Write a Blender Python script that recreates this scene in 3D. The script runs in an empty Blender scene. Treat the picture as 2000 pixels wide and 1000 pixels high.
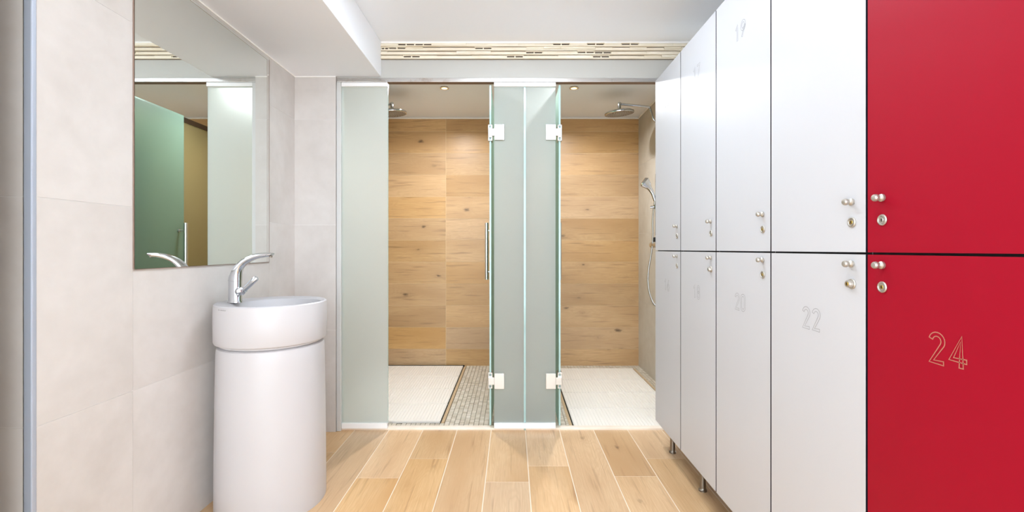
import bpy, bmesh, math, random
from mathutils import Vector, Matrix
random.seed(7)
PI = math.pi
C = bpy.context.scene.collection

# ------------------------------------------------------------------ helpers
class MB:
    """collects shapes into one mesh"""
    def __init__(s): s.v = []; s.f = []; s.m = []; s.s = []
    def face(s, idx, mi=0, sm=False): s.f.append(tuple(idx)); s.m.append(mi); s.s.append(sm)
    def box(s, x0, x1, y0, y1, z0, z1, mi=0, mats=None):
        b = len(s.v)
        s.v += [(x0,y0,z0),(x1,y0,z0),(x1,y1,z0),(x0,y1,z0),(x0,y0,z1),(x1,y0,z1),(x1,y1,z1),(x0,y1,z1)]
        q = [(0,3,2,1),(4,5,6,7),(0,1,5,4),(1,2,6,5),(2,3,7,6),(3,0,4,7)]   # -z +z -y +x +y -x
        for i, f in enumerate(q): s.face([b+k for k in f], mats[i] if mats else mi)
        return s
    def loft(s, rings, mi=0, sm=True, cap0=True, cap1=True, closed=True):
        base = len(s.v); n = len(rings[0])
        for r in rings: s.v += [tuple(p) for p in r]
        for i in range(len(rings)-1):
            for k in range(n if closed else n-1):
                a = base+i*n+k; b = base+i*n+(k+1)%n
                s.face((a, b, b+n, a+n), mi, sm)
        if cap0: s.face([base+k for k in range(n)][::-1], mi, False)
        if cap1: s.face([base+(len(rings)-1)*n+k for k in range(n)], mi, False)
        return s
    def tube(s, pts, r, n=14, mi=0, caps=True, ry=None):
        pts = [Vector(p) for p in pts]
        rr = r if isinstance(r, (list, tuple)) else [r]*len(pts)
        t0 = (pts[1]-pts[0]).normalized()
        up = Vector((0,0,1)) if abs(t0.z) < .9 else Vector((0,1,0))
        rings = []
        nrm = (up - t0*up.dot(t0)).normalized()
        for i, p in enumerate(pts):
            if i == 0: t = (pts[1]-pts[0])
            elif i == len(pts)-1: t = pts[-1]-pts[-2]
            else: t = (pts[i+1]-p).normalized()+(p-pts[i-1]).normalized()
            t.normalize()
            nrm = (nrm - t*nrm.dot(t)).normalized()
            bi = t.cross(nrm)
            rb = rr[i] if ry is None else (ry[i] if isinstance(ry, (list, tuple)) else ry)
            rings.append([p + nrm*math.cos(2*PI*k/n)*rr[i] + bi*math.sin(2*PI*k/n)*rb for k in range(n)])
        return s.loft(rings, mi, True, caps, caps)
    def lathe(s, prof, c=(0,0,0), axis=(0,0,1), n=48, mi=0, cap0=True, cap1=True, mis=None):
        ax = Vector(axis).normalized(); c = Vector(c)
        u = ax.orthogonal().normalized(); w = ax.cross(u)
        rings = [[c + ax*h + (u*math.cos(2*PI*k/n)+w*math.sin(2*PI*k/n))*r for k in range(n)] for r, h in prof]
        return s.loft(rings, mi, True, cap0, cap1)
    def build(s, name, mats, parent=None, bevel=0, seg=2, loc=None):
        me = bpy.data.meshes.new(name)
        me.from_pydata(s.v, [], s.f); me.update()
        if not isinstance(mats, (list, tuple)): mats = [mats]
        for m in mats: me.materials.append(m)
        for p, mi, sm in zip(me.polygons, s.m, s.s): p.material_index = mi; p.use_smooth = sm
        bm = bmesh.new(); bm.from_mesh(me); bmesh.ops.recalc_face_normals(bm, faces=bm.faces); bm.to_mesh(me); bm.free()
        if any(s.s):
            try: me.set_sharp_from_angle(angle=math.radians(38))
            except Exception: pass
        o = bpy.data.objects.new(name, me); C.objects.link(o)
        if parent: o.parent = parent
        if loc: o.location = loc
        if bevel:
            b = o.modifiers.new('bevel', 'BEVEL'); b.width = bevel; b.segments = seg; b.limit_method = 'ANGLE'; b.angle_limit = math.radians(40)
        return o

def struct(o): o['kind'] = 'structure'; return o
def thing(name, label, cat, loc=(0,0,0), rotz=0, group=None):
    o = bpy.data.objects.new(name, None); C.objects.link(o)
    o.empty_display_size = .05; o.location = loc; o.rotation_euler = (0,0,rotz)
    o['label'] = label; o['category'] = cat
    if group: o['group'] = group
    return o
def lin(c):
    return tuple((x/255/12.92 if x/255 <= .04045 else ((x/255+.055)/1.055)**2.4) for x in c)+(1,)

# ------------------------------------------------------------------ materials
def mat(name, col=(200,200,200), rough=.5, metal=0, **kw):
    m = bpy.data.materials.new(name); m.use_nodes = True
    b = m.node_tree.nodes['Principled BSDF']
    b.inputs['Base Color'].default_value = lin(col)
    b.inputs['Roughness'].default_value = rough; b.inputs['Metallic'].default_value = metal
    for k, v in kw.items(): b.inputs[k.replace('_', ' ')].default_value = v
    return m
class NT:
    def __init__(s, m): s.t = m.node_tree; s.b = s.t.nodes['Principled BSDF']
    def n(s, typ, **kw):
        o = s.t.nodes.new('ShaderNode'+typ)
        for k, v in kw.items(): setattr(o, k, v)
        return o
    def l(s, a, b): s.t.links.new(a, b)
    def math(s, op, a, b=None, c=None):
        o = s.n('Math', operation=op)
        for i, x in enumerate((a, b, c)):
            if x is None: continue
            if isinstance(x, (int, float)): o.inputs[i].default_value = x
            else: s.l(x, o.inputs[i])
        return o.outputs[0]
    def mix(s, f, a, b, mode='MIX'):
        o = s.n('Mix', data_type='RGBA', blend_type=mode)
        for i, x in ((0, f), (6, a), (7, b)):
            if isinstance(x, (int, float)): o.inputs[i].default_value = x
            elif isinstance(x, tuple): o.inputs[i].default_value = x
            else: s.l(x, o.inputs[i])
        return o.outputs[2]
    def ramp(s, f, stops):
        o = s.n('ValToRGB'); e = o.color_ramp.elements
        while len(e) < len(stops): e.new(.5)
        for el, (p, c) in zip(e, stops): el.position = p; el.color = c
        s.l(f, o.inputs[0]); return o.outputs[0]

def wood_mat(name, grain, cross, light, mid, dark, knots=.9, rough=.35):
    """oak-look porcelain planks, grain runs along the world axis `grain`"""
    m = mat(name, light, rough); t = NT(m)
    geo = t.n('NewGeometry'); sep = t.n('SeparateXYZ'); t.l(geo.outputs['Position'], sep.inputs[0])
    rnd = geo.outputs['Random Per Island']
    g = sep.outputs[grain]; c = sep.outputs[cross]
    g = t.math('ADD', g, t.math('MULTIPLY', rnd, 37.0)); c = t.math('ADD', c, t.math('MULTIPLY', rnd, 91.0))
    def vec(a, b, z=0.0):
        o = t.n('CombineXYZ'); t.l(t.math('MULTIPLY', g, a), o.inputs[0]); t.l(t.math('MULTIPLY', c, b), o.inputs[1]); o.inputs[2].default_value = z
        return o.outputs[0]
    # knots
    vo = t.n('TexVoronoi', feature='F1'); vo.inputs['Scale'].default_value = 1; vo.inputs['Randomness'].default_value = 1
    warp = t.n('TexNoise'); t.l(vec(14, 30), warp.inputs[0]); warp.inputs['Scale'].default_value = 1.6
    va = t.n('VectorMath', operation='MULTIPLY_ADD'); t.l(warp.outputs['Color'], va.inputs[0]); va.inputs[1].default_value = (.16,.16,0); t.l(vec(4.0, 7.5), va.inputs[2])
    t.l(va.outputs[0], vo.inputs[0])
    sc = t.n('SeparateColor'); t.l(vo.outputs['Color'], sc.inputs[0])
    sel = t.math('GREATER_THAN', sc.outputs[0], .30)
    size = t.math('ADD', t.math('MULTIPLY', sc.outputs[1], .11), .06)
    kd = t.math('DIVIDE', vo.outputs['Distance'], size)
    kn = t.math('MULTIPLY', t.math('POWER', t.math('MAXIMUM', t.math('SUBTRACT', 1.0, kd), 0.0), .8), sel)
    halo = t.math('MULTIPLY', t.math('EXPONENT', t.math('MULTIPLY', vo.outputs['Distance'], -8.0)), sel)
    # flowing grain
    n1 = t.n('TexNoise'); t.l(vec(1.6, 11), n1.inputs[0]); n1.inputs['Scale'].default_value = 1; n1.inputs['Detail'].default_value = 3; n1.inputs['Distortion'].default_value = .5
    ph = t.math('ADD', t.math('MULTIPLY', n1.outputs[0], 9.0), t.math('MULTIPLY', halo, 1.6))
    rings = t.math('ABSOLUTE', t.math('SINE', t.math('MULTIPLY', ph, 6.0)))
    n2 = t.n('TexNoise'); t.l(vec(5, 210), n2.inputs[0]); n2.inputs['Scale'].default_value = 1; n2.inputs['Detail'].default_value = 4
    n3 = t.n('TexNoise'); t.l(vec(1.2, 4.2), n3.inputs[0]); n3.inputs['Scale'].default_value = 1; n3.inputs['Detail'].default_value = 2
    base = t.ramp(n3.outputs[0], [(.28, lin(mid)), (.62, lin(light))])
    col = t.mix(t.math('MULTIPLY', t.math('POWER', rings, 3.0), .32), base, lin(mid))
    fine = t.math('MULTIPLY', t.math('SUBTRACT', n2.outputs[0], .40), 2.2)
    col = t.mix(t.math('MAXIMUM', fine, 0.0), col, lin(mid))
    col = t.mix(t.math('MULTIPLY', halo, .38), col, lin(dark))
    col = t.mix(t.math('MULTIPLY', kn, knots), col, lin(tuple(int(x*.62) for x in dark)))
    # dark streaks
    n4 = t.n('TexNoise'); t.l(vec(3.0, 46, 4.0), n4.inputs[0]); n4.inputs['Scale'].default_value = 1; n4.inputs['Detail'].default_value = 2
    col = t.mix(t.math('MULTIPLY', t.math('MAXIMUM', t.math('SUBTRACT', n4.outputs[0], .58), 0.0), 2.6), col, lin(dark))
    # plank to plank variation
    hv = t.n('HueSaturation'); t.l(col, hv.inputs['Color'])
    t.l(t.math('ADD', .90, t.math('MULTIPLY', t.math('FRACT', t.math('MULTIPLY', rnd, 17.3)), .16)), hv.inputs['Value'])
    t.l(t.math('ADD', .86, t.math('MULTIPLY', t.math('FRACT', t.math('MULTIPLY', rnd, 53.7)), .22)), hv.inputs['Saturation'])
    t.l(hv.outputs[0], t.b.inputs['Base Color'])
    return m

def stone_mat(name, a, b, rough=.55):
    m = mat(name, a, rough); t = NT(m)
    geo = t.n('NewGeometry'); off = t.math('MULTIPLY', geo.outputs['Random Per Island'], 23.0)
    va = t.n('VectorMath', operation='ADD'); t.l(geo.outputs['Position'], va.inputs[0]); t.l(off, va.inputs[1])
    n1 = t.n('TexNoise'); t.l(va.outputs[0], n1.inputs[0]); n1.inputs['Scale'].default_value = 2.6; n1.inputs['Detail'].default_value = 6; n1.inputs['Roughness'].default_value = .62; n1.inputs['Distortion'].default_value = .4
    n2 = t.n('TexNoise'); t.l(va.outputs[0], n2.inputs[0]); n2.inputs['Scale'].default_value = 16; n2.inputs['Detail'].default_value = 5
    f = t.math('ADD', t.math('MULTIPLY', n1.outputs[0], .75), t.math('MULTIPLY', n2.outputs[0], .25))
    t.l(t.ramp(f, [(.36, lin(b)), (.62, lin(a))]), t.b.inputs['Base Color'])
    return m

def plaster_mat(name, col):
    m = mat(name, col, .8); t = NT(m)
    n = t.n('TexNoise'); n.inputs['Scale'].default_value = 90; n.inputs['Detail'].default_value = 3
    g = t.n('NewGeometry'); t.l(g.outputs['Position'], n.inputs[0])
    bp = t.n('Bump'); bp.inputs['Strength'].default_value = .04; bp.inputs['Distance'].default_value = .002
    t.l(n.outputs[0], bp.inputs['Height']); t.l(bp.outputs[0], t.b.inputs['Normal'])
    return m

def frost_mat(name, tint, milky, frost=.42, mixf=.45):
    m = mat(name, tint, frost); t = NT(m)
    t.b.inputs['Transmission Weight'].default_value = 1.0
    t.b.inputs['IOR'].default_value = 1.30
    tr = t.n('BsdfTranslucent'); tr.inputs[0].default_value = lin(milky)
    df = t.n('BsdfDiffuse'); df.inputs[0].default_value = lin(milky)
    m1 = t.n('MixShader'); m1.inputs[0].default_value = .45; t.l(tr.outputs[0], m1.inputs[1]); t.l(df.outputs[0], m1.inputs[2])
    m2 = t.n('MixShader'); m2.inputs[0].default_value = mixf
    t.l(t.b.outputs[0], m2.inputs[1]); t.l(m1.outputs[0], m2.inputs[2])
    t.l(m2.outputs[0], t.t.nodes['Material Output'].inputs[0])
    return m

def emit_mat(name, col, s):
    m = mat(name, col, .5); b = m.node_tree.nodes['Principled BSDF']
    b.inputs['Emission Color'].default_value = lin(col); b.inputs['Emission Strength'].default_value = s
    return m

def mosaic_mat(name):
    m = mat(name, (190,178,160), .45); t = NT(m)
    g = t.n('NewGeometry'); r = g.outputs['Random Per Island']
    base = t.ramp(r, [(0, lin((196,186,168))), (.35, lin((226,220,206))), (.7, lin((210,202,186))), (1, lin((234,228,216)))])
    n = t.n('TexNoise'); n.inputs['Scale'].default_value = 60; n.inputs['Detail'].default_value = 4; t.l(g.outputs['Position'], n.inputs[0])
    t.l(t.mix(t.math('MULTIPLY', n.outputs[0], .35), base, lin((150,138,118))), t.b.inputs['Base Color'])
    return m

def rail_mat(name):
    m = mat(name, (214,210,204), .24, 1); t = NT(m)
    g = t.n('NewGeometry'); mp = t.n('Mapping'); mp.inputs['Scale'].default_value = (1, 1, 1); t.l(g.outputs['Position'], mp.inputs[0])
    n = t.n('TexNoise'); n.inputs['Scale'].default_value = 5; n.inputs['Detail'].default_value = 8; n.inputs['Roughness'].default_value = .7; t.l(mp.outputs[0], n.inputs[0])
    f = t.math('MULTIPLY', t.math('MAXIMUM', t.math('SUBTRACT', n.outputs[0], .56), 0.0), 5.0)
    t.l(t.mix(f, lin((200,196,192)), lin((150,122,98))), t.b.inputs['Base Color'])
    t.l(t.math('ADD', .18, t.math('MULTIPLY', n.outputs[0], .25)), t.b.inputs['Roughness'])
    return m

M = {}
M['floor_wood'] = wood_mat('floor_oak_planks', 1, 0, (219,185,142), (197,157,112), (138,98,62), .8, .33)
M['wall_wood'] = wood_mat('wall_oak_planks', 0, 2, (206,169,121), (182,143,96), (108,76,46), .95, .38)
M['grout'] = mat('pale_grout', (232,218,198), .8)
M['wgrout'] = mat('wood_wall_grout', (214,188,148), .8)
M['tile'] = stone_mat('greige_tile', (210,205,201), (198,192,187))
M['tile_grout'] = mat('tile_grout', (220,217,214), .8)
M['tile_shower'] = stone_mat('shower_stone_tile', (200,194,182), (186,178,164))
M['ceiling'] = plaster_mat('ceiling_paint', (238,241,246))
M['beam'] = plaster_mat('beam_paint', (240,242,246))
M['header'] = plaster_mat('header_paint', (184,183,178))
M['sealant'] = mat('white_sealant', (245,243,240), .5)
M['room'] = plaster_mat('room_paint', (225,222,216))
M['mosaic'] = mosaic_mat('stone_mosaic')
M['mosaic_grout'] = mat('mosaic_grout', (174,163,146), .9)
M['marble'] = stone_mat('threshold_stone', (245,236,224), (232,216,196), .35)
M['chrome'] = mat('chrome', (206,209,214), .08, 1)
M['steel'] = mat('brushed_steel', (205,204,200), .3, 1)
M['steel_leg'] = mat('dull_steel', (150,143,134), .32, 1)
M['knob'] = mat('satin_nickel', (186,180,170), .38, .75)
M['alu'] = mat('anodised_trim', (176,184,198), .45, .35)
M['whitealu'] = mat('white_profile', (246,246,246), .35)
M['rail'] = rail_mat('worn_steel_rail')
M['mirror'] = mat('mirror_silver', (236,240,237), .0, 1)
M['mirror_edge'] = mat('mirror_edge', (150,128,116), .3)
M['rail_in'] = mat('stained_rail_channel', (104,80,60), .55)  # dark reflection under the rail put into the colour
M['bronze'] = mat('dark_partition_rail', (84,70,56), .4, .5)
M['jamb'] = mat('jamb_profile', (206,206,204), .45)
M['ceramic'] = mat('white_ceramic', (193,191,193), .38)
M['ceramic'].node_tree.nodes['Principled BSDF'].inputs['Coat Weight'].default_value = .0
M['laminate_w'] = mat('white_laminate', (199,200,204), .42)
M['laminate_r'] = mat('red_laminate', (152,7,34), .5, Specular_IOR_Level=.15)
M['core'] = mat('laminate_core_black', (26,24,40), .5)
M['carcass'] = mat('locker_carcass', (34,32,38), .7)
M['num_w'] = mat('engraving_grey', (156,156,158), .7)
M['num_r'] = mat('engraving_tan', (176,112,92), .7)
M['brass'] = mat('brass', (212,176,86), .3, 1)
M['dark'] = mat('dark_slot', (30,26,24), .7)
M['steel_dark'] = mat('nozzle_plate', (126,116,104), .35, .6)
M['nozzle'] = mat('rubber_nozzle', (196,190,180), .5)
M['plastic_w'] = mat('mat_plastic', (240,236,229), .42)
M['pocket'] = mat('tray_shadow_gap', (22,20,18), .8)
M['tan'] = mat('tan_tray_edge', (196,172,138), .45)
M['frost'] = frost_mat('frosted_glass', (240,250,247), (232,237,235), .42, .5)
M['frost_door'] = frost_mat('frosted_green_glass', (202,229,219), (176,210,196), .42, .40)
M['frost_part'] = frost_mat('frosted_partition_glass', (204,198,160), (160,152,116), .42, .45)
M['glass_edge'] = mat('polished_glass_edge', (196,232,232), .12, 0, Alpha=1.0)
M['glass_edge'].node_tree.nodes['Principled BSDF'].inputs['Transmission Weight'].default_value = .35
M['glass_edge_teal'] = mat('teal_glass_edge', (84,140,130), .1)
M['band'] = stone_mat('cream_grille_strips', (242,234,217), (224,212,188), .5)
M['bandslot'] = mat('grille_slot', (86,74,62), .8)
M['mark'] = mat('printed_mark', (150,150,150), .6)
M['lens'] = emit_mat('spot_lens_warm', (255,204,130), 3)
M['led'] = emit_mat('led_diffuser', (228,241,255), 10.5)
M['led_dim'] = emit_mat('led_diffuser_dim', (228,241,255), 5)

# ------------------------------------------------------------------ geometry constants (metres; y is depth from the camera)
H = 1.04; ZC = 2.22; ZB = 2.02
XL = -1.235; XP = -1.0; XB = -.745
DP = 2.56; DH = 2.57; DBACK = 4.05
XR = 1.138; XLK = .77

# ------------------------------------------------------------------ setting
def floor():
    mb = MB()
    X0, pitch, g = .0765, .1957, .0042
    joints = {0:2.158, -1:2.011, 2:2.061, 3:2.234, -3:2.234, -4:2.045, 1:1.50, -2:1.60, -5:1.40, 4:1.55}
    zt = 0.0
    mb.box(-2.3, 1.25, -1.35, 2.60, -.05, -.0012, 1)
    r = random.Random(3)
    for k in range(-13, 7):
        x0 = X0+pitch*k+g/2; x1 = x0+pitch-g
        x0 = max(x0, -2.3); x1 = min(x1, 1.25)
        if x1 <= x0: continue
        j = joints.get(k, r.uniform(1.3, 2.5))
        ys = [j+1.2*i for i in range(-4, 3)]
        for a in ys:
            y0, y1 = max(a+g/2, -1.35), min(a+1.2-g/2, 2.585)
            if y1-y0 < .01: continue
            mb.box(x0, x1, y0, y1, -.01, zt, 0)
    return struct(mb.build('floor', [M['floor_wood'], M['grout']]))
floor()

def tiled(name, axis, face, sign, u_edges, z_edges, mats, thick=.012, g=.002, backing=.10):
    """a wall of tile slabs; face = coordinate of the tile face, sign = outward normal direction"""
    mb = MB()
    b0, b1 = sorted((face-sign*.0012, face-sign*backing))
    t0, t1 = sorted((face, face-sign*thick*.5))
    def bx(u0, u1, z0, z1, a, b, mi):
        if axis == 'x': mb.box(a, b, u0, u1, z0, z1, mi)
        else: mb.box(u0, u1, a, b, z0, z1, mi)
    bx(u_edges[0], u_edges[-1], z_edges[0], z_edges[-1], b0, b1, 1)
    for i in range(len(u_edges)-1):
        for j in range(len(z_edges)-1):
            u0 = u_edges[i]+(g/2 if i else 0); u1 = u_edges[i+1]-(g/2 if i < len(u_edges)-2 else 0)
            z0 = z_edges[j]+(g/2 if j else 0); z1 = z_edges[j+1]-(g/2 if j < len(z_edges)-2 else 0)
            bx(u0, u1, z0, z1, t0, t1, 0)
    return struct(mb.build(name, mats))
TZ = [0, .578, 1.175, 1.775]
tl = [M['tile'], M['tile_grout']]
tiled('wall_left', 'x', XL, 1, [1.17, 1.467, 2.293, DP], TZ+[ZC-.002], tl)
tiled('wall_left_return', 'y', 1.162, -1, [-2.30, -1.86, -1.262], TZ+[ZC-.002], tl, backing=.09)
tiled('wall_pier', 'y', DP, -1, [XL-.10, XP], TZ+[ZC-.002], tl, backing=.06)
struct(MB().box(XL-.022, XL+.001, 1.158, 1.171, 0, ZC-.002).build('trim_1', M['alu'], bevel=.003))
# unseen rest of the room, plain painted, plus helpers added for the light
struct(MB().box(-2.4, -2.30, -1.35, 1.26, 0, ZC).build('wall_alcove', M['room']))
mb = MB(); mb.box(-2.4, -1.15, -1.45, -1.35, 0, ZC); mb.box(1.20, 1.35, -1.45, -1.35, 0, ZC); mb.box(-1.15, 1.20, -1.45, -1.35, 0, .10); mb.box(-1.15, 1.20, -1.45, -1.35, 2.17, ZC)
struct(mb.build('wall_rear', M['room']))
mb = MB()
for a in ((-1.15,-1.11,.10,2.17), (1.16,1.20,.10,2.17), (0.0,.05,.10,2.17)): mb.box(a[0], a[1], -1.44, -1.39, a[2], a[3])
mb.box(-1.15, 1.20, -1.44, -1.39, .10, .14); mb.box(-1.15, 1.20, -1.44, -1.39, 2.13, 2.17)
struct(mb.build('window_1', M['whitealu']))  # window added behind the camera to let in fill light
struct(MB().box(-1.40, -1.215, -1.35, 1.06, 0, ZB-.001).build('wall_left_front', M['room']))  # unseen wall added to keep window light off the left return
struct(MB().box(1.25, 1.35, -1.35, 2.57, 0, ZC).build('wall_right', M['room']))
struct(MB().box(XL-.2, XL-.10, 1.26, 2.63, 0, ZC).build('wall_left_core', M['room']))
struct(MB().box(-2.4, 1.35, -1.45, 4.2, ZC, ZC+.08).build('ceiling', M['ceiling']))
struct(MB().box(-2.30, XB, -1.35, DH, ZB, ZC-.001).build('ceiling_beam', M['beam'], bevel=.003))
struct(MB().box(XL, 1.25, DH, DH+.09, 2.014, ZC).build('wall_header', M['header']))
# white sealant beads
def bead(name, x0, x1, y0, y1, z0, z1): return struct(MB().box(x0, x1, y0, y1, z0, z1).build(name, M['sealant'], bevel=.001))
bead('trim_2', XL, XL+.004, 1.17, DP-.001, ZB-.005, ZB)
bead('trim_3', XL, XP, DP-.004, DP, ZB-.005, ZB)
bead('trim_4', -1.235, XR, DBACK-.010, DBACK, ZC-.014, ZC-.002)
bead('trim_5', XR-.008, XR, 2.67, DBACK-.01, ZC-.012, ZC-.002)
bead('trim_6', XB, 1.25, DH-.008, DH, ZC-.010, ZC)
# white wall channel beside the left glass and threshold
struct(MB().box(XP, XP+.024, DP+.008, DP+.055, .0, 1.991).build('trim_7', M['jamb'], bevel=.002))
struct(MB().box(XP-.02, 1.25, 2.585, 2.625, -.02, .012).build('door_sill', M['marble'], bevel=.003))

# shower room
def shower_back():
    mb = MB(); g = .0032
    zs = [-.012] + [2.095-.1955*k for k in range(10, -1, -1)] + [ZC]
    mb.box(XL, XR+.1, DBACK+.0012, DBACK+.1, -.05, ZC, 1)
    for i in range(len(zs)-1):
        for x0, x1 in ((XL, -.594), (-.594, .0735), (.0735, XR)):
            mb.box(x0+g/2, x1-g/2, DBACK, DBACK+.006, zs[i]+g/2, zs[i+1]-g/2, 0)
    return struct(mb.build('wall_shower_back', [M['wall_wood'], M['wgrout']]))
shower_back()
tiled('wall_shower_right', 'x', XR, -1, [2.66, 3.45, DBACK], [-.012, .578, 1.175, 1.775, ZC], [M['tile_shower'], M['tile_grout']])
tiled('wall_shower_left', 'x', XL, 1, [2.63, 3.45, DBACK], [-.012, .578, 1.175, 1.775, ZC], [M['tile_shower'], M['tile_grout']])
struct(MB().box(XL-.1, 1.25, 2.62, 4.15, -.10, -.0175).build('floor_shower_base', M['mosaic_grout']))
def mosaic():
    mb = MB(); r = random.Random(5)
    zt = -.010
    def area(x0, x1, y0, y1):
        p = .0285; g = .0032
        nx = max(1, round((x1-x0)/p)); px = (x1-x0)/nx
        for i in range(nx):
            y = y0 - r.random()*.03
            while y < y1:
                L = r.choice((.028, .028, .042, .024)); a = max(y, y0); b = min(y+L-g, y1)
                if b-a > .004: mb.box(x0+i*px+g/2, x0+(i+1)*px-g/2, a, b, zt-.007, zt+r.uniform(-.0006, .0006))
                y += L
    area(-.405, .065, 2.63, DBACK)         # beside left mat
    area(XL, -.405, 2.63, 2.712)           # in front of left mat
    area(.083, .352, 2.63, DBACK)          # left of right mat
    area(1.066, XR, 2.63, DBACK)           # right of right mat
    area(.352, 1.066, 3.95, DBACK)
    return struct(mb.build('floor_shower', M['mosaic']))
mosaic()

# ------------------------------------------------------------------ lamps
def added_ceiling_panel(x, y, label, fill_led='led'):  # LED panel added out of view to light the room
    t = thing('ceiling_light', label, 'ceiling light', (x, y, ZC), group='ceiling lights outside the view')
    w = .30
    fr = MB()
    for a in (( -w, w, -w, -w+.02), (-w, w, w-.02, w), (-w, -w+.02, -w+.02, w-.02), (w-.02, w, -w+.02, w-.02)):
        fr.box(*a, -.014, 0)
    fr.build('frame', M['whitealu'], t)
    MB().box(-w+.02, w-.02, -w+.02, w-.02, -.010, -.001).build('diffuser', M[fill_led], t)
added_ceiling_panel(.02, 1.70, 'square flush LED ceiling panel in the main ceiling nearest the showers')
added_ceiling_panel(.02, .60, 'square flush LED ceiling panel beside the red locker column', 'led_dim')

def downlight(x, y, label):
    t = thing('recessed_spotlight', label, 'spotlight', (x, y, ZC), group='recessed spotlights over the showers')
    MB().lathe([(.022,-.001),(.022,-.006),(.033,-.005),(.034,-.001)], n=32, cap0=False, cap1=False).build('bezel', M['chrome'], t)
    MB().lathe([(.0215,-.0045),(.012,-.0035),(.001,-.003)], n=24, cap0=False).build('lens', M['lens'], t)
    ld = bpy.data.lights.new('spot_lamp', 'AREA'); ld.shape = 'DISK'; ld.size = .05; ld.energy = 12; ld.color = (.97, .97, 1)
    ld.spread = math.radians(162)
    lo = bpy.data.objects.new('spot_lamp', ld); C.objects.link(lo); lo.parent = t; lo.location = (0, 0, -.012)
    return t
downlight(-.495, 3.30, 'small round warm recessed spotlight over the left shower')
downlight(.454, 3.30, 'small round warm recessed spotlight over the right shower')

# ------------------------------------------------------------------ slotted band
def band():
    mb = MB(); r = random.Random(12)
    x0, x1 = XB, 1.25
    y = DH; z1 = ZC-.010; z0 = 2.118
    mb.box(x0, x1, y-.004, y, z0, z1, 0)
    n = 4; hh = (z1-z0)/n
    for i in range(n):
        zb = z0+i*hh
        mb.box(x0, x1, y-.016, y-.004, zb+.0014, zb+hh*.30, 0)      # continuous ledge
        mb.box(x0, x1, y-.0055, y-.004, zb-.0012, zb+.0012, 1)  # dark line between courses, painted in as shadow
        x = x0 - r.uniform(0, .15)
        while x < x1:
            L = r.choice((.098, .098, .196)); a = max(x, x0); b = min(x+L, x1)
            if b-a > .02:
                k = r.random(); pr = r.uniform(.005, .015)
                za, zt = zb+hh*.34, zb+hh
                if k < .55 and L < .15:
                    # two slots
                    mb.box(a, b, y-pr, y-.004, zt-hh*.16, zt, 0)
                    dep = .0045
                    m_ = (a+b)/2
                    mb.box(a+.004, m_-.003, y-dep, y-.0035, zt-hh*.52, zt-hh*.18, 1)
                    mb.box(m_+.003, b-.004, y-dep, y-.0035, zt-hh*.52, zt-hh*.18, 1)
                    mb.box(m_-.003, m_+.003, y-pr, y-.004, za, zt-hh*.16, 0)
                    mb.box(a, b, y-pr*.8, y-.004, za, zt-hh*.52, 0)
                elif k < .82:
                    mb.box(a, b-.0015, y-pr, y-.004, za+.001, zt-.0025, 0)
                else:
                    mb.box(a, b-.0015, y-pr, y-.004, za+hh*.18, zt, 0)
            x += L
    o = mb.build('slotted_band', [M['band'], M['bandslot']])
    o['label'] = 'cream slotted grille band running along the top of the wall above the shower rail'
    o['category'] = 'grille'
band()

# ------------------------------------------------------------------ shower rail, glass
DG = 2.590; GT = .010
o = MB().box(XP+.0, XR+.1, DH-.002, DH+.040, 1.992, 2.0138).build('shower_rail', M['rail'], bevel=.0015)
MB().box(XP+.004, XR+.09, DH+.004, DH+.0365, 1.9912, 1.996).build('channel', M['rail_in'], o)  # strip added to darken the rail's underside
o['label'] = 'long worn stainless steel rail spanning above the shower glass'; o['category'] = 'rail'

def pane(mb, x0, x1, y0, y1, z0, z1, edge):
    """glass slab: material 0 on the two broad faces, 1 on the edges; edge = axis of the thickness"""
    if edge == 'y': mats = [1,1,0,1,0,1]
    else: mats = [1,1,1,0,1,0]
    return mb.box(x0, x1, y0, y1, z0, z1, mats=mats)
def fixed_panel(name, label, xs, gx0, gx1):
    t = thing(name, label, 'glass panel', ((gx0+gx1)/2, DG, .012))
    ox = (gx0+gx1)/2
    for a, b in xs:
        pane(MB(), a-ox, b-ox, -GT/2, GT/2, .010, 1.975, 'y').build('frosted_pane', [M['frost'], M['glass_edge']], t)
    MB().box(gx0-ox, gx1-ox, -.015, .015, 0.0, .031).build('bottom_profile', M['whitealu'], t, bevel=.0015)
    MB().box(gx0-ox, gx1-ox, -.017, .015, 1.957, 1.980).build('top_profile', M['whitealu'], t, bevel=.0015)
    return t
fixed_panel('glass_panel', 'fixed frosted glass panel beside the tiled wall pier, left of the left shower opening', [(-.975,-.712)], -.975, -.712)
fixed_panel('glass_panel', 'fixed frosted centre glass panel of two panes between the two shower doors', [(-.103,.0675),(.0795,.250)], -.103, .250)

# partition between showers
t = thing('partition_screen', 'frosted glass partition dividing the two showers, edge-on behind the centre panel', 'partition', (.0735, 2.62, -.010))
pane(MB(), -.006, .006, -.035, 4.04-2.62, .0, 2.03, 'x').build('frosted_pane', [M['frost_part'], M['glass_edge']], t)
MB().box(-.012, .012, .03, 4.045-2.62, 2.024, 2.062).build('top_rail', M['bronze'], t, bevel=.002)

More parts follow.
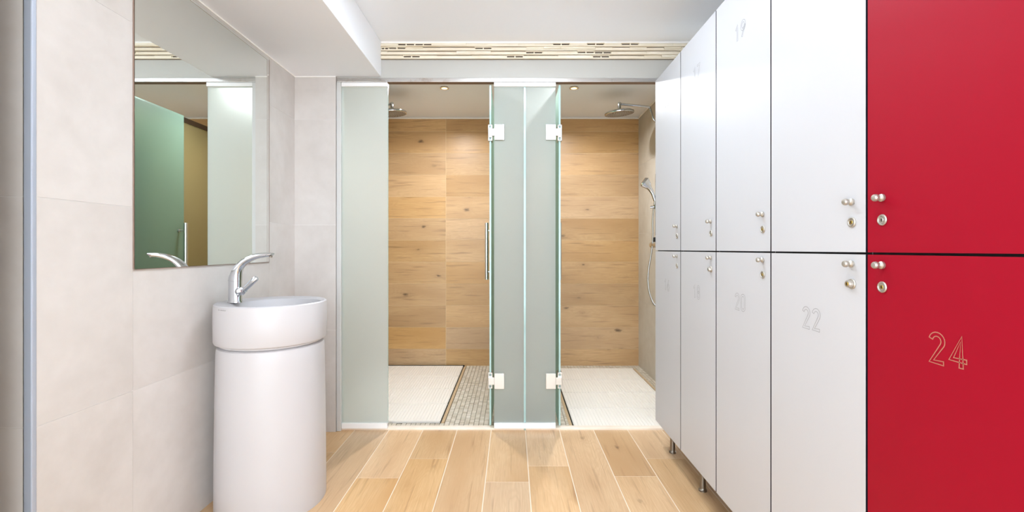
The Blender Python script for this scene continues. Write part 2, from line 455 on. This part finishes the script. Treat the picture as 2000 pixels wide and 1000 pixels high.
def glass_door(label, hx, side, ang):
    """hinge line at hx; door swings into the shower; side=-1: left door (handle on -x side)"""
    t = thing('glass_door', label, 'glass door', (hx, DG+.006, .022), group='frosted shower doors')
    W = .60
    pan = MB(); pane(pan, -.005, .005, .004, W, 0, 1.962, 'x')
    r = Matrix.Rotation(ang, 4, 'Z')
    def rot(mb): mb.v = [tuple(r @ Vector(p)) for p in mb.v]; return mb
    gp = rot(pan).build('frosted_pane', [M['frost_door'], M['glass_edge']], t)
    # handle through the glass: a bar each side
    hy = W-.045
    z0, z1 = .825-.022, 1.222-.022
    sx = side
    hd = MB()
    hd.tube([(sx*.052, hy, z0), (sx*.052, hy, z1)], .0125, 20)
    for z in (z0+.055, z1-.055):
        hd.tube([(-sx*.006, hy, z), (sx*.052, hy, z)], .007, 14)
        hd.lathe([(.012,0),(.012,.004)], c=(sx*.005, hy, z), axis=(sx,0,0), n=20)
        hd.lathe([(.012,0),(.012,.005)], c=(-sx*.005, hy, z), axis=(-sx,0,0), n=20)
    rot(hd).build('handle', M['steel'], t)
    for zc in (.2825, 1.708):
        zc -= .022
        hh = .0445
        hg = MB()
        # plate on fixed pane (front), strap, and clips on the door
        s2 = -side   # towards the fixed pane
        a, b = sorted((s2*.024, s2*.081))
        hg.box(a, b, -.020, -.011, zc-hh, zc+hh)
        a, b = sorted((-s2*.010, s2*.0245))
        hg.box(a, b, -.019, .000, zc-.021, zc+.021)
        for zz in (zc+.034, zc-.034):
            hg.box(-.0125, -.0052, -.004, .05, zz-.012, zz+.012); hg.box(.0052, .0125, -.004, .05, zz-.012, zz+.012)
        hg.box(-.0125, -.0052, -.004, .05, zc-.022, zc+.022); hg.box(.0052, .0125, -.004, .05, zc-.022, zc+.022)
        hg.box(-.0125, .0125, -.006, .0035, zc-.046, zc-.040); hg.box(-.0125, .0125, -.006, .0035, zc+.040, zc+.046)
        hg.box(-.0125, .0125, -.006, .0035, zc-.0265, zc-.020); hg.box(-.0125, .0125, -.006, .0035, zc+.020, zc+.0265)
        hg.build('hinge', M['steel'], t, bevel=.0012)
    return t
glass_door('open frosted glass door of the left shower, bar handle towards the left', -.125, -1, 0)
glass_door('open frosted glass door of the right shower, bar handle towards the lockers', .275, 1, -.012)

# ------------------------------------------------------------------ shower mats
def shower_mat(label, x0, x1, y0, rows, first=None):
    t = thing('shower_mat', label, 'shower mat', ((x0+x1)/2, y0, -.0175), group='slatted shower mats')
    w = (x1-x0)/2; y = 0
    tot = sum(rows)
    # black tray pocket and tan rim
    mb = MB(); mb.box(-w-.008, w+.008, -.004, tot+.012, 0, .004); (mb.box(-w-.012, w+.012, tot+.003, tot+.012, .004, .0195) if x0 < 0 else None); mb.build('tray', M['pocket'], t)
    for e0, e1 in ((w+.008, w+.026), (-w-.026, -w-.008)):
        MB().box(e0, e1, -.008, tot+.012, 0, .0105).build('tray_edge', M['tan'], t)
    for L in rows:
        mb = MB()
        mb.box(-w, w, y+.0015, y+L-.0015, .004, .0140)
        mb.box(-w, w, y+.0015, y+.009, .0140, .0175); mb.box(-w, w, y+L-.009, y+L-.0015, .0140, .0175)
        n = round(2*w/.0205); p = 2*w/n
        for i in range(n):
            a = -w+i*p
            mb.box(a+.0045, a+p-.0055, y+.009, y+L-.009, .0140, .0175)
        mb.build('mat_panel', M['plastic_w'], t)
        y += L
shower_mat('white ribbed shower mat on the left shower floor, mosaic strip to its right', -1.205, -.435, 2.722, [.322]*4)
shower_mat('white ribbed shower mat on the right shower floor beside the lockers', .366, 1.05, 2.632, [.318, .325, .325, .325])

# ------------------------------------------------------------------ shower fittings
def rain_shower(label, x, s, y=3.40):
    """s=+1: arm goes to the right wall, -1 to the left wall"""
    xw = XR if s > 0 else XL
    t = thing('rain_shower', label, 'shower head', (xw, y, 1.995), group='rain showers on the side walls')
    dx = x-xw; zb = 1.995
    n = 14
    pts = [(0,0,0), (-s*.045,0,.002), (-s*.07,0,.022), (-s*.085,0,.07), (-s*.098,0,.106), (-s*.118,0,.117), (dx+s*.012,0,.137)]
    # smooth
    sm = []
    for i in range(len(pts)-1):
        p0 = Vector(pts[max(i-1,0)]); p1 = Vector(pts[i]); p2 = Vector(pts[i+1]); p3 = Vector(pts[min(i+2, len(pts)-1)])
        for k in range(5):
            u = k/5
            sm.append(.5*((2*p1)+(-p0+p2)*u+(2*p0-5*p1+4*p2-p3)*u*u+(-p0+3*p1-3*p2+p3)*u**3))
    sm.append(Vector(pts[-1]))
    MB().tube(sm, .0085, 16).build('arm', M['chrome'], t)
    MB().lathe([(.028,0),(.028,.006),(.024,.010),(.010,.011)], axis=(-s,0,0), n=32).build('wall_flange', M['chrome'], t)
    MB().lathe([(.010,-.058),(.0125,-.050),(.0125,.012),(.009,.014)], c=(dx, 0, .137), n=24).build('knuckle', M['chrome'], t)
    # head, tilted
    ax = Vector((-.08*1, -.07, 1)).normalized()
    c = Vector((dx, 0, .072))
    R = .110
    hd = MB(); hd.lathe([(R-.008,-.0105),(R-.002,-.009),(R,-.003),(R-.001,.004),(R-.012,.011),(.05,.016),(.022,.020),(.014,.026)], c=c, axis=ax, n=64, cap0=False)
    h = hd.build('head', M['chrome'], t)
    fp = MB(); fp.lathe([(.001,-.0102),(R-.008,-.0100)], c=c, axis=ax, n=64, cap1=False)
    f = fp.build('spray_plate', M['steel_dark'], h)
    nz = MB(); u = ax.orthogonal().normalized(); w = ax.cross(u)
    for j in range(1, 9):
        rr = j*.0118; cnt = 20 if j > 3 else 8+4*j
        for k in range(cnt):
            a = 2*PI*k/cnt + j*.10
            p = c + (u*math.cos(a)+w*math.sin(a))*rr - ax*.0102
            nz.lathe([(.0024,0),(.0016,.0025)], c=p, axis=-ax, n=8)
    nz.build('nozzles', M['nozzle'], h)
    return t
rain_shower('round chrome rain shower head half hidden behind the left frosted panel', -.905, -1)
rain_shower('round chrome rain shower head on a curved arm in the right shower', .81, 1)

def hand_shower():
    t = thing('hand_shower', 'chrome hand shower with hanging hose on the right shower wall, partly behind the lockers', 'hand shower', (XR, 3.40, 1.30))
    Z = 1.30
    # slide bar hidden mostly behind the lockers
    b = MB(); b.tube([(-.055,-.02,-.16),(-.055,-.02,.30)], .009, 16)
    for z in (-.14, .28): b.tube([(0,-.02,z),(-.055,-.02,z)], .009, 14)
    b.lathe([(.017,-.016),(.017,.016)], c=(-.058,-.02,.055), n=20)
    b.tube([(-.062,-.02,.055),(-.098,-.01,.052)], [.011,.010], 14)
    b.build('slide_bar', M['chrome'], t)
    hd = MB()
    pts = [(-.062,-.01,.10), (-.078,-.005,.155), (-.098,.0,.195), (-.118,.0,.222), (-.137,0,.243), (-.150,0,.252)]
    hd.tube(pts, [.010,.012,.015,.022,.024,.012], 18, ry=[.011,.013,.018,.032,.044,.030])
    hd.build('handset', M['chrome'], t)
    h = MB()
    hp = [(-.062,-.01,.10), (-.070,.0,.04), (-.074,.01,-.05), (-.072,.01,-.18), (-.085,.01,-.30), (-.105,.0,-.40), (-.118,-.02,-.50), (-.112,-.05,-.60), (-.085,-.09,-.675), (-.045,-.12,-.66), (-.04,-.13,-.50), (-.05,-.13,-.27)]
    sm = []
    for i in range(len(hp)-1):
        p0 = Vector(hp[max(i-1,0)]); p1 = Vector(hp[i]); p2 = Vector(hp[i+1]); p3 = Vector(hp[min(i+2, len(hp)-1)])
        for k in range(6):
            u = k/6; sm.append(.5*((2*p1)+(-p0+p2)*u+(2*p0-5*p1+4*p2-p3)*u*u+(-p0+3*p1-3*p2+p3)*u**3))
    sm.append(Vector(hp[-1]))
    h.tube(sm, .0068, 12); h.build('hose', M['steel'], t)
hand_shower()
t = thing('shower_mixer', 'bar-shaped metal shower mixer tap on the right shower wall, below the hand shower', 'mixer tap', (XR, 3.30, 1.07))
MB().tube([(-.060,-.16,0),(-.060,.12,0)], .021, 20).build('body', M['steel'], t, bevel=.002)
MB().tube([(-.060,.1205,0),(-.060,.17,0)], [.021,.0225], 20).build('temperature_knob', M['steel'], t)
for yy in (-.09, .05): MB().tube([(0,yy,0),(-.045,yy,0)], .014, 16).build('wall_connector', M['chrome'], t)
MB().box(-.088,-.060,.035,.060,.0215,.056).build('lever', M['dark'], t, bevel=.004)

# ------------------------------------------------------------------ mirror
mx = XL+.006
t = thing('wall_mirror', 'large frameless wall mirror on the tiled wall above the washbasin', 'mirror', (XL, 1.87, .973))
y0, y1, z0, z1 = 1.467-1.87, 2.283-1.87, 0, 1.998-.973
bv = .020
w = mx-XL
mb = MB()
mb.v = [(w,y0+.001,z0+.001),(w,y1-bv,z0+.001),(w,y1-bv,z1-.008),(w,y0+.001,z1-.008)]
mb.face((0,1,2,3))
mb.build('mirror_glass', M['mirror'], t)
mb = MB()   # bevelled band at the far edge and along the top
mb.v = [(w,y1-bv,z0+.001),(w-.0022,y1,z0+.001),(w-.0022,y1,z1),(w,y1-bv,z1-.008),(w,y0+.001,z1-.008),(w-.002,y0+.001,z1)]
mb.face((0,1,2,3)); mb.face((3,2,5,4))
mb.build('bevelled_edge', M['mirror'], t)
mb = MB(); mb.box(0.0, w-.0025, y0, y1, z0, z1); 
mb.box(w-.0035, w+.0006, y1-bv-.0012, y1-bv, z0, z1-.007); mb.box(w-.0035, w+.0004, y0, y1-bv, z1-.009, z1-.0078)
mb.box(w-.0035, w+.0006, y0, y1, z0-.0012, z0); mb.box(w-.0035, w-.0012, y1-.001, y1+.001, z0, z1)
mb.build('backing', M['mirror_edge'], t)

# ------------------------------------------------------------------ washbasin
BX, BY = -.995, 1.873
t = thing('pedestal_washbasin', 'tall round white ceramic pedestal washbasin standing by the mirror', 'washbasin', (BX, BY, 0))
MB().lathe([(.2055,0),(.2065,.01),(.2060,.15),(.2035,.40),(.2005,.60),(.1990,.640),(.1965,.6495),(.190,.654)], n=96).build('pedestal', M['ceramic'], t)
mb = MB()
n = 96; R = .2085
def ring(r, z, cx=0): return [(cx+r*math.cos(2*PI*k/n), r*math.sin(2*PI*k/n), z) for k in range(n)]
bc, br = .026, .163
rings = [ring(.180,.652), ring(.189,.657), ring(.1905,.6635), ring(.199,.666), ring(.2055,.6685), ring(R,.675), ring(R+.0008,.75), ring(R,.812), ring(R-.0015,.8195), ring(R-.006,.823),
         ring(R-.012,.8225,.001), ring(br+.010,.8195,bc), ring(br,.815,bc), ring(br-.007,.800,bc), ring(br-.018,.76,bc), ring(br-.05,.722,bc), ring(br-.10,.705,bc), ring(.024,.702,bc)]
mb.loft(rings, cap0=True, cap1=True)
mb.build('basin', M['ceramic'], t)
MB().lathe([(.022,.7025),(.022,.7045),(.015,.706),(.002,.707)], c=(bc,0,0), n=32).build('drain', M['chrome'], t)
# maker's mark, faint grey print wrapped on the outside (illegible in the photo)
mb = MB()
def mk(a0, a1, z0, z1):
    a0, a1 = math.radians(a0), math.radians(a1); r = R+.0013
    b = len(mb.v)
    for a in (a0, a1):
        for z in (z0, z1): mb.v.append((r*math.cos(a), r*math.sin(a), z))
    mb.face((b, b+2, b+3, b+1))
mk(-121.6,-120.4,.8085,.8115); mk(-120.1,-119.2,.8090,.8105); mk(-118.9,-118.5,.8085,.811)
for i in range(8): mk(-117.4+i*1.05, -116.75+i*1.05, .8080, .8112 if i % 3 else .8104)
for i in range(8): mk(-117.4+i*1.05, -116.55+i*1.05, .8092, .8099)
mb.build('maker_mark', M['mark'], t)
mb = MB(); mb.lathe([(.0022,0),(.0022,.0006)], c=(.030,-.135-.0-.045+.006,.8205), n=14); mb.build('overflow_hole', M['mark'], t)

# faucet
FX, FY, FZ = -1.1300, 1.84, .8215
t = thing('basin_faucet', 'chrome faucet with curved flat spout on the washbasin rim', 'faucet', (FX, FY, FZ))
def P(px, py): return ((px-1000)/478-FX, (1.04-(py-486)/478)-FZ)
mb = MB()
def oval(cx, cz, rx, ry, tx=1, tz=0, n=32, pw=2.6):
    r = []
    for k in range(n):
        a = 2*PI*k/n; c, s = math.cos(a), math.sin(a)
        u = rx*math.copysign(abs(c)**(2/pw), c); v = ry*math.copysign(abs(s)**(2/pw), s)
        r.append((cx+u*tx, v, cz+u*tz))
    return r
mb.loft([oval(0,0,.0265,.0245), oval(0,.004,.0262,.0242), oval(0,.0075,.0235,.0225), oval(0,.087,.0232,.0222)])
mb.build('body', M['chrome'], t)
mb = MB()
sec = [((459.5,548.6),23,(1,0)), ((460.5,541),21.5,(.98,.15)), ((462.5,533),18.5,(.93,.28)), ((466,524),15,(.88,.42)), ((471,517.5),13,(.78,.62)), ((478,511),12,(.66,.75)), ((487.5,505.4),11.6,(.5,.86)), ((499,500.9),10.8,(.3,.95)), ((511,498.6),10,(.14,.99)), ((522,497.6),9,(.06,1)), ((529,497.2),7.6,(-.1,1)), ((532.5,496),4.0,(-.4,.9))]
wy = [.0222,.0222,.0215,.0205,.0198,.0192,.0186,.018,.0172,.0165,.0155,.014]
rings = []
for (p, th, (nx, nz)), ry in zip(sec, wy):
    x, z = P(*p); L = math.hypot(nx, nz); nx, nz = nx/L, nz/L
    rings.append(oval(x, z, th/2/478, ry, nx, -nz))
mb.loft(rings); mb.build('spout', M['chrome'], t)
x, z = P(529, 501.5)
MB().lathe([(.0065,-.002),(.0065,.004)], c=(x,0,z), axis=(.15,0,1), n=20).build('aerator', M['steel_dark'], t)
hx, hz = .0235, P(0,568.5)[1]
mb = MB(); mb.lathe([(.0175,-.004),(.0178,.006),(.0165,.008),(.0165,.010),(.0178,.0115),(.017,.020),(.009,.026)], c=(hx-.004,-.006,hz), axis=(.80,-.60,.05), n=32)
mb.build('lever_hub', M['chrome'], t)
mb = MB()
a = Vector((hx+.022, -.012, hz+.008)); b = Vector((hx+.072, -.018, hz+.054))
mb.tube([a, a.lerp(b,.25), a.lerp(b,.6), b, b+Vector((.003,0,.003))], [.0095,.0105,.0115,.0115,.0080], 20, ry=[.009,.0095,.010,.009,.006])
mb.tube([Vector((hx-.002,-.006,hz+.002)), a+Vector((.004,0,-.001))], [.0095,.0100], 18)
mb.build('lever', M['chrome'], t)

# ------------------------------------------------------------------ lockers
def arc(cx, cy, rx, ry, a0, a1, n=10):
    return [(cx+rx*math.cos(math.radians(a0+(a1-a0)*i/n)), cy+ry*math.sin(math.radians(a0+(a1-a0)*i/n))) for i in range(n+1)]
DIG = {
 '0': [('c', arc(.2,.66,.2,.2,0,180)+arc(.2,.20,.2,.2,180,360))],
 '1': [('o', [(.04,.68),(.22,.86),(.22,0)])],
 '2': [('o', arc(.2,.65,.2,.21,165,-28,12)+[(.02,.0),(.42,0)])],
 '3': [('o', arc(.19,.66,.19,.20,160,-80,10)+[(.16,.455)]), ('o', [(.16,.455)]+arc(.19,.225,.21,.225,80,-160,12))],
 '4': [('o', [(.30,.0),(.30,.86),(.0,.22),(.46,.22)])],
 '5': [('o', [(.38,.86),(.07,.86),(.04,.48)]+arc(.19,.26,.21,.26,115,-155,14))],
 '6': [('o', [(.30,.86)]+arc(.2,.24,.2,.24,170,-190,22)[0:]+[])],
 '7': [('o', [(.0,.86),(.42,.86),(.14,0)])],
 '8': [('c', arc(.2,.65,.175,.21,-90,270,18)[:-1]), ('c', arc(.2,.22,.2,.22,90,450,18)[:-1])],
 '9': [('o', [(.10,0)]+arc(.2,.62,.2,.24,-10,350,22))],
}
def offset(pts, d, closed):
    out = []; n = len(pts)
    for i, p in enumerate(pts):
        a = pts[(i-1) % n] if (closed or i > 0) else None
        b = pts[(i+1) % n] if (closed or i < n-1) else None
        ds = []
        if a: ds.append(Vector((p[0]-a[0], p[1]-a[1])).normalized())
        if b: ds.append(Vector((b[0]-p[0], b[1]-p[1])).normalized())
        if len(ds) == 2:
            t_ = (ds[0]+ds[1])
            if t_.length < 1e-4: t_ = ds[0]
            t_.normalize(); k = 1/max(.72, t_.dot(ds[0]))
        else: t_ = ds[0]; k = 1
        out.append((p[0]-t_.y*d*k, p[1]+t_.x*d*k))
    return out
def number_mesh(txt, h, lw, x, y, z):
    """double-line digits on a face looking to -x; reads towards -y; centred on y, z"""
    mb = MB(); s = h; adv = .66; tw = adv*(len(txt)-1)+.42
    def ribbon(loop):
        n = len(loop); inn = offset(loop, lw/2, True); out = offset(loop, -lw/2, True)
        b = len(mb.v)
        for i in range(n):
            for q in (inn[i], out[i]): mb.v.append((x, y-q[0], z+q[1]))
        for i in range(n):
            j = (i+1) % n; mb.face((b+2*i, b+2*i+1, b+2*j+1, b+2*j))
    for ci, ch in enumerate(txt):
        for kind, pts in DIG[ch]:
            P2 = []
            for q in pts:
                r = ((q[0]+ci*adv-tw/2)*s, (q[1]-.43)*s)
                if not P2 or math.hypot(r[0]-P2[-1][0], r[1]-P2[-1][1]) > s*.012: P2.append(r)
            d = .062*s
            if kind == 'c': ribbon(offset(P2, d, True)); ribbon(offset(P2, -d, True))
            else: ribbon(offset(P2, d, False)+offset(P2, -d, False)[::-1])
    return mb

ED = [2.42, 2.058, 1.70, 1.34, .978, .615]
ZLO, ZHI, ZG = .122, 1.940, 1.030
LD = .42
def locker(i, top, bot, red, label):
    yf, yn = ED[i], ED[i+1]; yc = (yf+yn)/2; hw = (yf-yn)/2
    t = thing('locker_column', label, 'locker', (XLK, yc, 0), group=('white locker columns' if not red else None))
    lam = M['laminate_r'] if red else M['laminate_w']; num = M['num_r'] if red else M['num_w']
    MB().box(.0135, LD, -hw+.001, hw-.001, ZLO, ZHI, mats=[1,1,1,1,(1 if i == 0 else 0),0]).build('cabinet', [M['carcass'], M['laminate_w']], t)
    for k, (tx, z0, z1) in enumerate(((top, ZG+.0025, ZHI), (bot, ZLO, ZG-.0025))):
        g = .0028
        mb = MB(); mb.box(0, .013, -hw+g, hw-g, z0, z1, mats=[1,1,1,1,1,0])
        d = mb.build('door', [lam, M['core']], t)
        zc = 1.775-.0 if k == 0 else .860
        n = number_mesh(tx, .0585, .0019 if red else .0015, -.0004, 0, zc).build('number', num, d)
        # knob and lock near the free edge
        ky = (hw-.042) if red else (-hw+.042)
        kz = 1.146 if k == 0 else 1.006; lz = 1.100 if k == 0 else .9605
        kb = MB(); kb.lathe([(.0076,0),(.0080,.002),(.0079,.0045),(.0052,.0064),(.0042,.0080),(.0050,.0096),(.0068,.0116),(.0077,.0145),(.0075,.0172),(.0058,.0200),(.0025,.0212)], c=(0,ky,kz), axis=(-1,0,0), n=28, cap0=False)
        kb.build('knob', M['knob'], d)
        out = tx in ('22', '18')
        lk = MB(); e = .0095 if out else 0.0
        lk.lathe([(.0114,0),(.0118,.0015),(.0106,.0032),(.0086,.0034),(.0076,.0018+e),(.0072,.0024+e)], c=(0,ky,lz), axis=(-1,0,0), n=28, cap0=False, cap1=True)
        L = lk.build('lock', M['knob'], d)
        c2 = MB(); c2.lathe([(.0045,.0022+e),(.0040,.0030+e),(.0008,.0030+e)], c=(0,ky,lz), axis=(-1,0,0), n=24, cap0=False, cap1=True)
        core = M['brass'] if tx in ('21','20','24','19','22') else M['steel']
        c2.build('lock_core', core, L)
        s2 = MB(); s2.box(-.0036-e, -.0028-e, ky-.0008, ky+.0008, lz-.0030, lz+.0030); s2.build('keyhole', M['dark'], L)
    for lx in (.05, LD-.05):
        mb = MB(); mb.lathe([(.0170,0),(.0170,.006),(.0130,.010),(.0125,.014),(.0125,ZLO)], c=(lx, hw-.120, 0), n=28)
        mb.build('leg', M['steel_leg'], t)
    return t
locker(0, '15', '16', False, 'white locker column with doors numbered 15 and 16, furthest, beside the shower')
locker(1, '17', '18', False, 'white locker column with doors numbered 17 and 18, second from the shower')
locker(2, '19', '20', False, 'white locker column with doors numbered 19 and 20, middle of the row')
locker(3, '21', '22', False, 'white locker column with doors numbered 21 and 22, next to the red column')
r_ = locker(4, '23', '24', True, 'red locker column with doors numbered 23 and 24, nearest')

# ------------------------------------------------------------------ world, camera
w = bpy.data.worlds.new('world'); bpy.context.scene.world = w; w.use_nodes = True
w.node_tree.nodes['Background'].inputs[0].default_value = (.83,.92,1,1); w.node_tree.nodes['Background'].inputs[1].default_value = 4.7
cd = bpy.data.cameras.new('camera'); cam = bpy.data.objects.new('camera', cd); C.objects.link(cam)
cd.sensor_width = 36; cd.sensor_fit = 'HORIZONTAL'; cd.lens = 880/2000*36; cd.shift_y = -14/2000; cd.clip_start = .02
cam.location = (0, 0, H); cam.rotation_euler = (PI/2, 0, 0)
sc = bpy.context.scene; sc.camera = cam
sc.view_settings.view_transform = 'Standard'; sc.view_settings.look = 'None'; sc.view_settings.gamma = 1; sc.view_settings.use_curve_mapping = False
sc.view_settings.exposure = 0.62
sc.cycles.max_bounces = 14; sc.cycles.transmission_bounces = 10; sc.cycles.diffuse_bounces = 8; sc.cycles.glossy_bounces = 6
sc.cycles.caustics_refractive = True; sc.cycles.caustics_reflective = False
sc.cycles.sample_clamp_indirect = 6
